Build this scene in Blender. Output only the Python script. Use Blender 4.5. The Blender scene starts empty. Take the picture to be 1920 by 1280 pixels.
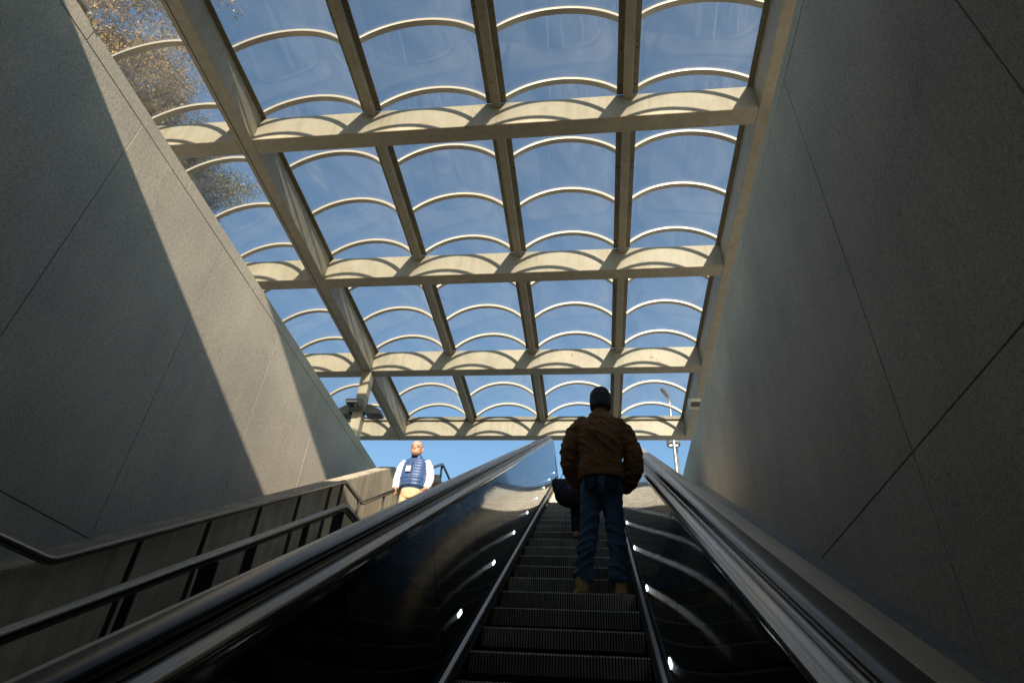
import bpy, bmesh, math, random
from mathutils import Vector, Matrix, noise
R = math.radians
random.seed(7)
S = bpy.context.scene
# ------------------------------------------------------------------ camera
cam = bpy.data.cameras.new('camera'); co = bpy.data.objects.new('camera', cam)
S.collection.objects.link(co); S.camera = co
cam.sensor_fit = 'HORIZONTAL'; cam.sensor_width = 36.0
cam.lens = 36.0*1188.89/1920.0
cam.clip_start = .02; cam.clip_end = 3000
rt = Vector((.99200159, .11174839, .05869528)); dn = Vector((-.01941091, .59452642, -.80384174)); fw = Vector((-.12472391, .79627296, .5919403))
m3 = Matrix((rt, -dn, -fw)).transposed()
co.matrix_world = m3.to_4x4()
# ------------------------------------------------------------------ sky + sun
SUNV = Vector((-.52, 2.6, -1.0)).normalized()            # travel direction of the light
elev = math.asin(-SUNV.z)
w = bpy.data.worlds.new('World'); S.world = w; w.use_nodes = True
nt = w.node_tree; bg = nt.nodes['Background']
sk = nt.nodes.new('ShaderNodeTexSky'); sk.sky_type = 'NISHITA'; sk.sun_disc = False
sk.sun_elevation = elev; sk.sun_rotation = math.atan2(-SUNV.x, -SUNV.y)
sk.air_density = 1.0; sk.dust_density = .6; sk.ozone_density = 1.1; sk.altitude = 50
tn = nt.nodes.new('ShaderNodeMixRGB'); tn.blend_type = 'MULTIPLY'; tn.inputs[0].default_value = 1; tn.inputs[2].default_value = (.82, .98, 1.0, 1)
nt.links.new(sk.outputs[0], tn.inputs[1]); nt.links.new(tn.outputs[0], bg.inputs[0]); bg.inputs[1].default_value = .10
sun = bpy.data.lights.new('sun', 'SUN'); so = bpy.data.objects.new('sun', sun); S.collection.objects.link(so)
sun.energy = 5.0; sun.angle = R(.8); sun.color = (1, .88, .71)
so.rotation_euler = SUNV.to_track_quat('-Z', 'Y').to_euler()
S.view_settings.view_transform = 'Standard'; S.view_settings.look = 'None'
S.view_settings.exposure = 1.0; S.view_settings.gamma = 1
S.render.engine = 'CYCLES'
S.cycles.max_bounces = 8; S.cycles.transparent_max_bounces = 24; S.cycles.glossy_bounces = 5
# ------------------------------------------------------------------ helpers
C = S.collection
ROOTLOC = {}
def obj(name, bm, mat, parent=None, smooth=False, auto=None):
    """bm holds WORLD coordinates; it is shifted to its root thing's origin"""
    me = bpy.data.meshes.new(name)
    if isinstance(bm, bmesh.types.BMesh):
        bm.normal_update(); bm.to_mesh(me); bm.free()
    else:
        me = bm
    o = bpy.data.objects.new(name, me); C.objects.link(o)
    mats = mat if isinstance(mat, (list, tuple)) else [mat]
    for m in mats: me.materials.append(m)
    if parent:
        o.parent = parent
        off = ROOTLOC[parent.name]
        me.transform(Matrix.Translation(-off)); ROOTLOC[o.name] = off
    else:
        ROOTLOC[o.name] = Vector((0, 0, 0))
    if smooth:
        for p in me.polygons: p.use_smooth = True
    if auto is not None:
        for p in me.polygons: p.use_smooth = True
        try: me.set_sharp_from_angle(angle=R(auto))
        except Exception: pass
    return o
def thing(name, label, cat, loc=(0, 0, 0), group=None):
    o = bpy.data.objects.new(name, None); C.objects.link(o); o.location = loc
    o.empty_display_size = .2
    o['label'] = label; o['category'] = cat
    if group: o['group'] = group
    ROOTLOC[o.name] = Vector(loc)
    return o
def tag(o, label, cat, group=None):
    o['label'] = label; o['category'] = cat
    if group: o['group'] = group
    return o
def struct(o): o['kind'] = 'structure'; return o
def box(bm, x0, x1, y0, y1, z0, z1, mi=0):
    vs = [bm.verts.new((x, y, z)) for x in (x0, x1) for y in (y0, y1) for z in (z0, z1)]
    for f in ((0,1,3,2), (4,6,7,5), (0,4,5,1), (2,3,7,6), (0,2,6,4), (1,5,7,3)):
        fc = bm.faces.new([vs[i] for i in f]); fc.material_index = mi
def bevel(bm, w, seg=2):
    bmesh.ops.bevel(bm, geom=[e for e in bm.edges], offset=w, segments=seg, affect='EDGES', clamp_overlap=True)
def frame_of(d, up=Vector((0, 0, 1))):
    d = d.normalized()
    if abs(d.dot(up)) > .98: up = Vector((0, 1, 0))
    s = d.cross(up).normalized(); u = s.cross(d).normalized()
    return s, u
def tube(bm, pts, rad, n=12, caps=True, sq=2.0, up=Vector((0, 0, 1)), ratio=1.0, mi=0):
    """sweep; rad number or list; superellipse exponent sq; ratio = up radius / side radius"""
    pts = [Vector(p) for p in pts]; rings = []
    for i, p in enumerate(pts):
        d = (pts[min(i+1, len(pts)-1)]-pts[max(i-1, 0)])
        d = d.normalized()
        if i == 0: s, u = frame_of(d, up)
        else:                                     # parallel transport, so that the rings never twist
            s = (s-d*s.dot(d)).normalized(); u = s.cross(d).normalized()
        r = rad[i] if isinstance(rad, (list, tuple)) else rad
        rx, ry = r if isinstance(r, (list, tuple)) else (r, r*ratio)
        ring = []
        for k in range(n):
            a = 2*math.pi*k/n; ca, sa = math.cos(a), math.sin(a)
            ex = 2/sq
            x = math.copysign(abs(ca)**ex, ca)*rx; y = math.copysign(abs(sa)**ex, sa)*ry
            ring.append(bm.verts.new(p+s*x+u*y))
        rings.append(ring)
    for a, b in zip(rings, rings[1:]):
        for k in range(n):
            f = bm.faces.new((a[k], a[(k+1) % n], b[(k+1) % n], b[k])); f.material_index = mi
    if caps:
        for r_, fl in ((rings[0], True), (rings[-1], False)):
            f = bm.faces.new(r_[::-1] if not fl else r_); f.material_index = mi
    return rings
def barbox(bm, a, b, wx, wz, up=Vector((0, 0, 1)), mi=0):
    """rectangular bar from a to b, wx across, wz along up"""
    a = Vector(a); b = Vector(b); s, u = frame_of(b-a, up)
    vs = []
    for p in (a, b):
        for (i, j) in ((-1, -1), (1, -1), (1, 1), (-1, 1)):
            vs.append(bm.verts.new(p+s*(i*wx/2)+u*(j*wz/2)))
    for f in ((3, 2, 1, 0), (4, 5, 6, 7), (0, 1, 5, 4), (1, 2, 6, 5), (2, 3, 7, 6), (3, 0, 4, 7)):
        fc = bm.faces.new([vs[i] for i in f]); fc.material_index = mi
# ------------------------------------------------------------------ materials
def newmat(name):
    m = bpy.data.materials.new(name); m.use_nodes = True
    return m, m.node_tree, m.node_tree.nodes['Principled BSDF']
def setp(b, **k):
    for a, v in k.items(): b.inputs[a].default_value = v
def ramp(nt, fac, stops):
    r = nt.nodes.new('ShaderNodeValToRGB')
    while len(r.color_ramp.elements) < len(stops): r.color_ramp.elements.new(.5)
    for e, (p, c) in zip(r.color_ramp.elements, stops):
        e.position = p; e.color = (*c, 1) if len(c) == 3 else c
    nt.links.new(fac, r.inputs[0]); return r.outputs[0]
def noi(nt, scale, detail=4, rough=.55, vec=None, dist=0):
    n = nt.nodes.new('ShaderNodeTexNoise'); n.inputs['Scale'].default_value = scale
    n.inputs['Detail'].default_value = detail; n.inputs['Roughness'].default_value = rough
    n.inputs['Distortion'].default_value = dist
    if vec is not None: nt.links.new(vec, n.inputs['Vector'])
    return n.outputs['Fac']
def objco(nt, scale=(1, 1, 1), rot=(0, 0, 0)):
    t = nt.nodes.new('ShaderNodeTexCoord'); m = nt.nodes.new('ShaderNodeMapping')
    m.inputs['Scale'].default_value = scale; m.inputs['Rotation'].default_value = rot
    nt.links.new(t.outputs['Object'], m.inputs['Vector']); return m.outputs['Vector']
def mix(nt, a, b, fac, mode='MIX'):
    n = nt.nodes.new('ShaderNodeMixRGB'); n.blend_type = mode
    for k, v in ((0, fac), (1, a), (2, b)):
        if isinstance(v, (int, float)): n.inputs[k].default_value = v
        elif isinstance(v, tuple): n.inputs[k].default_value = (*v, 1)
        else: nt.links.new(v, n.inputs[k])
    return n.outputs[0]
def bump(nt, b, h, strength, dist=.01, prev=None):
    n = nt.nodes.new('ShaderNodeBump'); n.inputs['Strength'].default_value = strength; n.inputs['Distance'].default_value = dist
    nt.links.new(h, n.inputs['Height'])
    if prev: nt.links.new(prev, n.inputs['Normal'])
    nt.links.new(n.outputs[0], b.inputs['Normal']); return n.outputs[0]
def simple(name, col, rough=.6, metal=0, var=.12, scale=6, bmp=0, bscale=80, spec=.5):
    m, nt, b = newmat(name); v = objco(nt)
    f = noi(nt, scale, 6, .6, v)
    c = ramp(nt, f, [(.3, tuple(x*(1-var) for x in col)), (.7, tuple(min(1, x*(1+var)) for x in col))])
    nt.links.new(c, b.inputs['Base Color']); setp(b, Roughness=rough, Metallic=metal)
    b.inputs['Specular IOR Level'].default_value = spec
    if bmp: bump(nt, b, noi(nt, bscale, 3, .6, v), bmp)
    return m
def granite(name, base, wet=False):
    m, nt, b = newmat(name); v = objco(nt)
    fine = noi(nt, 75, 3, .8, v); mid = noi(nt, 22, 4, .7, v); big = noi(nt, .7, 5, .55, v)
    c = ramp(nt, fine, [(.32, tuple(x*.50 for x in base)), (.48, tuple(x*.95 for x in base)), (.68, tuple(min(1, x*1.30) for x in base))])
    c = mix(nt, c, ramp(nt, mid, [(.3, (.80, .80, .80)), (.6, (1.08, 1.07, 1.05))]), 1.0, 'MULTIPLY')
    c = mix(nt, c, ramp(nt, big, [(.3, (.80, .81, .83)), (.7, (1.12, 1.10, 1.06))]), 1.0, 'MULTIPLY')
    # vertical water stains
    st = noi(nt, 1.0, 5, .6, objco(nt, (3.5, 3.5, .22)))
    c = mix(nt, c, ramp(nt, st, [(.40, (.74, .73, .70)), (.55, (1, 1, 1))]),   .18, 'MULTIPLY')
    # a few dark pits and scuffs
    vo = nt.nodes.new('ShaderNodeTexVoronoi'); vo.inputs['Scale'].default_value = 1.7; nt.links.new(v, vo.inputs['Vector'])
    pit = ramp(nt, vo.outputs['Distance'], [(.018, (.25, .24, .23)), (.03, (1, 1, 1))])
    c = mix(nt, c, pit, .8, 'MULTIPLY')
    # sparse hairline cracks
    cr = noi(nt, .9, 9, .62, v, .6); ab = nt.nodes.new('ShaderNodeMath'); ab.operation = 'SUBTRACT'; nt.links.new(cr, ab.inputs[0]); ab.inputs[1].default_value = .5
    a2 = nt.nodes.new('ShaderNodeMath'); a2.operation = 'ABSOLUTE'; nt.links.new(ab.outputs[0], a2.inputs[0])
    ck = ramp(nt, a2.outputs[0], [(.0008, (.3, .28, .26)), (.0022, (1, 1, 1))])
    msk = ramp(nt, noi(nt, .45, 2, .5, objco(nt, (1, 1, 1), (1, .5, .2))), [(.56, (0, 0, 0)), (.62, (1, 1, 1))])
    c = mix(nt, c, mix(nt, (1, 1, 1), ck, msk), .55, 'MULTIPLY')
    scf = ramp(nt, noi(nt, 2.6, 8, .78, v), [(.66, (1, 1, 1)), (.72, (.62, .61, .60))])
    c = mix(nt, c, scf, .6, 'MULTIPLY')
    nt.links.new(c, b.inputs['Base Color']); setp(b, Roughness=.85); b.inputs['Specular IOR Level'].default_value = .3
    bump(nt, b, fine, .75, .012)
    return m
M = {}
M['granite'] = granite('bush_hammered_granite', (.54, .49, .415))
M['granite_ledge'] = granite('ledge_stone', (.34, .34, .33))
M['joint'] = simple('dark_joint', (.03, .028, .025), .95)
def concrete(name, base):
    m, nt, b = newmat(name); v = objco(nt)
    big = noi(nt, 1.3, 7, .65, v); fine = noi(nt, 60, 4, .7, v); st = noi(nt, 1.2, 6, .65, objco(nt, (5, 5, .35)))
    c = ramp(nt, big, [(.3, tuple(x*.72 for x in base)), (.7, tuple(x*1.18 for x in base))])
    c = mix(nt, c, ramp(nt, st, [(.35, (.55, .52, .46)), (.55, (1, 1, 1)), (.75, (1.1, 1.08, 1.03))]), .7, 'MULTIPLY')
    c = mix(nt, c, ramp(nt, fine, [(.3, (.78, .78, .78)), (.7, (1.12, 1.12, 1.12))]), 1, 'MULTIPLY')
    vo = nt.nodes.new('ShaderNodeTexVoronoi'); vo.inputs['Scale'].default_value = 14; nt.links.new(v, vo.inputs['Vector'])
    c = mix(nt, c, ramp(nt, vo.outputs['Distance'], [(.05, (.25, .22, .18)), (.10, (1, 1, 1))]), .6, 'MULTIPLY')
    nt.links.new(c, b.inputs['Base Color']); setp(b, Roughness=.8)
    bump(nt, b, fine, .35, .01); return m
M['concrete'] = concrete('cast_concrete', (.42, .37, .28))
M['paving'] = concrete('plaza_paving', (.40, .38, .34))
def painted(name, base, rust=.5):
    m, nt, b = newmat(name); v = objco(nt)
    big = noi(nt, 2.2, 6, .6, v); st = noi(nt, 1.0, 6, .65, objco(nt, (9, 9, 1.2)))
    c = ramp(nt, big, [(.3, tuple(x*.86 for x in base)), (.7, tuple(min(1, x*1.08) for x in base))])
    c = mix(nt, c, ramp(nt, st, [(.36, (.78, .73, .62)), (.52, (1, 1, 1))]), .6, 'MULTIPLY')
    # rust spots
    r1 = noi(nt, 9, 8, .75, v); r2 = noi(nt, .8, 3, .5, v)
    mul = nt.nodes.new('ShaderNodeMath'); mul.operation = 'MULTIPLY'; nt.links.new(r1, mul.inputs[0]); nt.links.new(r2, mul.inputs[1])
    rm = ramp(nt, mul.outputs[0], [(.395, (0, 0, 0)), (.44, (1, 1, 1))])
    c = mix(nt, c, (.16, .065, .02), rm)
    drip = ramp(nt, noi(nt, 3.2, 7, .7, v), [(.60, (0, 0, 0)), (.72, (.5, .5, .5))])
    c = mix(nt, c, (.42, .30, .15), drip)
    nt.links.new(c, b.inputs['Base Color']); setp(b, Roughness=.5)
    bump(nt, b, noi(nt, 30, 4, .6, v), .12, .01); return m
M['beam'] = painted('cream_painted_steel', (.335, .297, .215))
M['rib'] = simple('rib_aluminium', (.50, .44, .35), .4, .2, .06)
M['flange'] = simple('dark_flange', (.20, .175, .12), .6, 0, .2)
M['bolt'] = simple('bolt', (.02, .018, .015), .6)
def two_sided_fresnel(nt):
    g = nt.nodes.new('ShaderNodeNewGeometry'); d = nt.nodes.new('ShaderNodeVectorMath'); d.operation = 'DOT_PRODUCT'
    nt.links.new(g.outputs['Normal'], d.inputs[0]); nt.links.new(g.outputs['Incoming'], d.inputs[1])
    def mth(op, a, b=None):
        n = nt.nodes.new('ShaderNodeMath'); n.operation = op
        for k, v in ((0, a), (1, b)):
            if v is None: continue
            if isinstance(v, (int, float)): n.inputs[k].default_value = v
            else: nt.links.new(v, n.inputs[k])
        return n.outputs[0]
    c = mth('ABSOLUTE', d.outputs['Value']); c = mth('SUBTRACT', 1.0, c); c = mth('POWER', c, 5.0)
    return mth('MINIMUM', mth('MULTIPLY_ADD', c, .9) if False else mth('ADD', mth('MULTIPLY', c, .9), .085), 1.0)
# glass
def glass():
    m = bpy.data.materials.new('vault_glass'); m.use_nodes = True; nt = m.node_tree; nt.nodes.clear()
    out = nt.nodes.new('ShaderNodeOutputMaterial'); tr = nt.nodes.new('ShaderNodeBsdfTransparent'); gl = nt.nodes.new('ShaderNodeBsdfGlossy')
    df = nt.nodes.new('ShaderNodeBsdfTranslucent'); lw = two_sided_fresnel(nt)
    tr.inputs[0].default_value = (.88, .91, .92, 1); gl.inputs['Roughness'].default_value = .03
    gl.inputs[0].default_value = (.55, .55, .55, 1)
    df.inputs[0].default_value = (.62, .64, .66, 1)
    v = objco(nt); v2 = objco(nt, (2.0, 8, 8))
    streak = noi(nt, .55, 6, .62, v, 1.2); fine = noi(nt, 45, 2, .6, v2)
    d1 = ramp(nt, streak, [(.38, (.06, .06, .06)), (.58, (.14, .14, .14)), (.72, (.24, .24, .24))])
    d = mix(nt, d1, ramp(nt, fine, [(.3, (.75, .75, .75)), (.7, (1.25, 1.25, 1.25))]), 1, 'MULTIPLY')
    vo = nt.nodes.new('ShaderNodeTexVoronoi'); vo.inputs['Scale'].default_value = 2.3; nt.links.new(v, vo.inputs['Vector'])
    spk = ramp(nt, vo.outputs['Distance'], [(.012, (.75, .75, .75)), (.028, (0, 0, 0))])
    d = mix(nt, d, spk, 1.0, 'ADD')
    m1 = nt.nodes.new('ShaderNodeMixShader'); nt.links.new(d, m1.inputs[0]); nt.links.new(tr.outputs[0], m1.inputs[1]); nt.links.new(df.outputs[0], m1.inputs[2])
    m2 = nt.nodes.new('ShaderNodeMixShader'); nt.links.new(lw, m2.inputs[0]); nt.links.new(m1.outputs[0], m2.inputs[1]); nt.links.new(gl.outputs[0], m2.inputs[2])
    nt.links.new(m2.outputs[0], out.inputs[0]); return m
M['glass'] = glass()
def steel(name, base, rough, along=(60, 1.2, 1.2), wav=0, scratch=.25, bm=.02, aniso=0):
    m, nt, b = newmat(name)
    E = objco(nt, (1, 1, 1), (R(-30), 0, 0))
    mp = nt.nodes.new('ShaderNodeMapping'); mp.inputs['Scale'].default_value = along; nt.links.new(E, mp.inputs['Vector'])
    br = noi(nt, 3, 2, .5, mp.outputs['Vector']); big = noi(nt, 1.1, 5, .6, E)
    c = ramp(nt, br, [(.3, tuple(x*(1-scratch) for x in base)), (.7, tuple(min(1, x*(1+scratch)) for x in base))])
    c = mix(nt, c, ramp(nt, big, [(.3, (.8, .78, .75)), (.7, (1.12, 1.12, 1.12))]), .6, 'MULTIPLY')
    nt.links.new(c, b.inputs['Base Color']); setp(b, Metallic=1)
    rr = ramp(nt, br, [(.2, (rough*.92,)*3), (.8, (rough*1.1,)*3)]); nt.links.new(rr, b.inputs['Roughness'])
    if aniso:
        # brushed finish: the brush lines run level, so the surface slopes vary across them
        wn = nt.nodes.new('ShaderNodeTexWhiteNoise'); wn.noise_dimensions = '3D'
        sc = nt.nodes.new('ShaderNodeVectorMath'); sc.operation = 'SCALE'; sc.inputs['Scale'].default_value = 2500; nt.links.new(E, sc.inputs[0]); nt.links.new(sc.outputs[0], wn.inputs['Vector'])
        mr = nt.nodes.new('ShaderNodeMapRange'); mr.inputs['To Min'].default_value = -aniso; mr.inputs['To Max'].default_value = aniso; nt.links.new(wn.outputs['Value'], mr.inputs['Value'])
        tv = nt.nodes.new('ShaderNodeVectorMath'); tv.operation = 'SCALE'; tv.inputs[0].default_value = (0, -.14, .99); nt.links.new(mr.outputs[0], tv.inputs['Scale'])
        ge = nt.nodes.new('ShaderNodeNewGeometry'); ad = nt.nodes.new('ShaderNodeVectorMath'); ad.operation = 'ADD'; nt.links.new(ge.outputs['Normal'], ad.inputs[0]); nt.links.new(tv.outputs[0], ad.inputs[1])
        nz = nt.nodes.new('ShaderNodeVectorMath'); nz.operation = 'NORMALIZE'; nt.links.new(ad.outputs[0], nz.inputs[0]); nt.links.new(nz.outputs[0], b.inputs['Normal'])
        b.inputs['Specular Tint'].default_value = (.25, .25, .25, 1); b.inputs['Coat Weight'].default_value = .6; b.inputs['Coat Roughness'].default_value = .05; b.inputs['Coat IOR'].default_value = 1.5
        return m
    p = bump(nt, b, br, bm, .002) if bm else None
    if wav: bump(nt, b, noi(nt, wav, 1, .3, E), .06, .03, p)
    return m
M['molding'] = steel('brushed_stainless_molding', (.27, .245, .21), .20, (20, .2, 20), scratch=.03, bm=0)
M['deck'] = steel('stainless_decking', (.80, .76, .68), .5, (60, .3, 60), scratch=.10, bm=0)
M['panel'] = steel('dark_stainless_panel', (.070, .070, .063), .08, (2, .4, 60), wav=0, scratch=.12, bm=0, aniso=.75)
M['skirt_trim'] = steel('skirt_trim_steel', (.40, .40, .40), .4, (20, .3, 20), scratch=.15, bm=0)
M['skirt'] = steel('skirt_steel', (.20, .205, .215), .35)
M['rail_steel'] = steel('handrail_steel', (.22, .205, .18), .25, (20, .3, 20), scratch=.05, bm=0)
M['tread'] = simple('step_aluminium', (.46, .44, .38), .5, .3, .25, 12)
M['groove_shade'] = simple('step_groove_shade', (.012, .012, .012), .7)  # black of the grooves, also used for the painted nosing shadow
M['yellow'] = simple('yellow_comb_edge', (.40, .22, .02), .6, 0, .5, 30)
M['rubber'] = simple('black_rubber', (.018, .018, .02), .24, 0, .2, 3)
M['brush'] = simple('skirt_brush', (.012, .012, .014), .9)
M['black'] = simple('black_steel', (.016, .016, .017), .45)
M['fixture'] = simple('grey_fixture', (.13, .13, .125), .5, 0, .1)
M['galv'] = simple('galvanised_pole', (.22, .23, .22), .4, .5, .2)
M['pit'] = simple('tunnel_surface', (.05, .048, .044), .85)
def emit(name, col, s):
    m, nt, b = newmat(name); setp(b, Roughness=.3); b.inputs['Emission Color'].default_value = (*col, 1); b.inputs['Emission Strength'].default_value = s
    b.inputs['Base Color'].default_value = (.8, .8, .8, 1); return m
M['led'] = emit('lit_led', (.85, .95, 1), 2.4)
M['lampglow'] = emit('lit_lamp', (1, .95, .8), .5)
M['lens'] = simple('dark_lens', (.008, .008, .008), .15)
# ------------------------------------------------------------------ escalator frame of reference
CA, SA = math.cos(R(30)), math.sin(R(30))
def yz(y, n): return (y*SA-n)/CA           # z on the incline plane n below the eye, at depth y
NR, YK = .44, 11.9
ZK = yz(YK, NR)
def zland(n): return ZK-(n-NR)*1.1
def kink_y(n): return (zland(n)*CA+n)/SA
def station(n, e0=-3.0, yend=15.6, seg=6, rad=.45):
    """points (y,z) of the path of profile depth n"""
    yk = kink_y(n); zk = zland(n)
    y0 = e0*CA + n*SA; pts = [(y0, yz(y0, n))]
    a = Vector((yk-rad*CA, zk-rad*SA)); b = Vector((yk+rad, zk)); k = Vector((yk, zk))
    for i in range(seg+1):
        t = i/seg; p = a*(1-t)**2+k*2*t*(1-t)+b*t*t; pts.append((p.x, p.y))
    pts.append((yend, zk)); return pts
XC = -.21
def extrude(bm, prof, closed=False, mi=0, e0=-3.0, yend=15.6, caps=False):
    """prof: list of (x, n)"""
    cols = [[bm.verts.new((x, y, z)) for (y, z) in station(n, e0, yend)] for x, n in prof]
    L = len(cols)
    for i in range(L if closed else L-1):
        a, b = cols[i], cols[(i+1) % L]
        for k in range(len(a)-1):
            f = bm.faces.new((a[k], b[k], b[k+1], a[k+1])); f.material_index = mi
    if caps and closed:
        bm.faces.new([c[0] for c in cols][::-1]); bm.faces.new([c[-1] for c in cols])
ZLAND = zland(1.28)                          # landing floor
PLZ = ZLAND
XR, XL, ZT, H = 2.05, -5.26, 6.5, 9.0
ZJ, ZHJ = 6.29, 2.01
# ------------------------------------------------------------------ ground
bm = bmesh.new()
G = 400; z = PLZ
def quad(bm, a, b, c, d):
    return bm.faces.new([bm.verts.new(p) for p in (a, b, c, d)])
x0, x1, y0, y1 = XL-.3, XR+.35, -14., 12.2
for (ax, bx, ay, by) in ((-G, x0, -G, G), (x1, G, -G, G), (x0, x1, y1, G), (x0, x1, -G, y0)):
    quad(bm, (ax, ay, z-.006), (bx, ay, z-.006), (bx, by, z-.006), (ax, by, z-.006))
bmesh.ops.remove_doubles(bm, verts=bm.verts, dist=.001)
struct(obj('plaza_ground', bm, M['paving']))
bm = bmesh.new(); box(bm, XL, XR, -14, 14, -6.5, -6.3)
struct(obj('pit_floor', bm, M['pit']))
# ------------------------------------------------------------------ side walls: granite panels with open joints
def side_wall(xface, sgn, label):
    t = thing('granite_wall', label, 'wall', (xface, 0, PLZ))
    th = .3; g = .0045; y_lo, y_hi = -13.95, 15.4
    bm = bmesh.new()
    box(bm, *(sorted((xface+sgn*.03, xface+sgn*th))), y_lo, y_hi, -6.3, ZT-.03); obj('backing', bm, M['joint'], t)
    ys = [1.96+2.03*k for k in range(-8, 8)]
    for (za, zb, off, nm) in ((ZHJ+g, ZJ-g, 0, 'panel'), (-2.1+g, ZHJ-g, 0, 'panel'), (-6.25, -2.1-g, 0, 'panel'), (ZJ+g, ZT, 1.0, 'coping')):
        yl = [y_lo]+[y+off for y in ys if y_lo < y+off < y_hi]+[y_hi]
        for a, b in zip(yl, yl[1:]):
            bm = bmesh.new()
            dx = random.uniform(-.0015, .0015)
            xx = sorted((xface+dx, xface+sgn*(.034 if nm == 'panel' else th+.02)))
            box(bm, xx[0], xx[1], a+g*.7, b-g*.7, za, zb)
            bevel(bm, .004, 1)
            obj(nm, bm, M['granite'], t)
    return t
side_wall(XL, -1, 'tall sunlit grey granite wall on the left, with a diagonal band of sunlight')
side_wall(XR, 1, 'tall shaded grey granite wall on the right beside the escalator')
# tunnel mouth behind the camera
t = thing('station_portal', 'grey concrete header over the tunnel mouth behind the riders, unseen and shaped to shade the lower left wall', 'portal', (-1.6, .6, PLZ))
bm = bmesh.new(); box(bm, XL+.002, XR-.002, -.4, .5, 2.7, 7.14); obj('header', bm, M['concrete'], t)  # unseen; top height set to cast the left wall's lower shadow edge
bm = bmesh.new(); box(bm, XL+.002, XR-.002, -13.9, -.402, 2.7, 3.1); obj('tunnel_ceiling', bm, M['pit'], t)
bm = bmesh.new(); box(bm, XL+.002, XR-.002, -14, -13.9, -6.3, 3.1); obj('end_wall', bm, M['pit'], t)
# ------------------------------------------------------------------ stone ledge right
t = thing('stone_ledge', 'sloping grey stone ledge between the escalator and the right granite wall', 'ledge', (1.4, 6, 2))
nl = 1.32; ej = [-2.4+1.28*k for k in range(0, 13)]
def Ept(x, e, n): return Vector((x, e*CA+n*SA, e*SA-n*CA))
for a, b in zip(ej, ej[1:]):
    bm = bmesh.new()
    vs = [Ept(x, e, n) for n in (nl, nl+.1) for e in (a+.004, b-.004) for x in (.745, XR-.004)]
    v = [bm.verts.new(p) for p in vs]
    for f in ((0, 1, 3, 2), (4, 6, 7, 5), (0, 4, 5, 1), (2, 3, 7, 6), (0, 2, 6, 4), (1, 5, 7, 3)): bm.faces.new([v[i] for i in f])
    obj('ledge_slab', bm, M['granite_ledge'], t)
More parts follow.
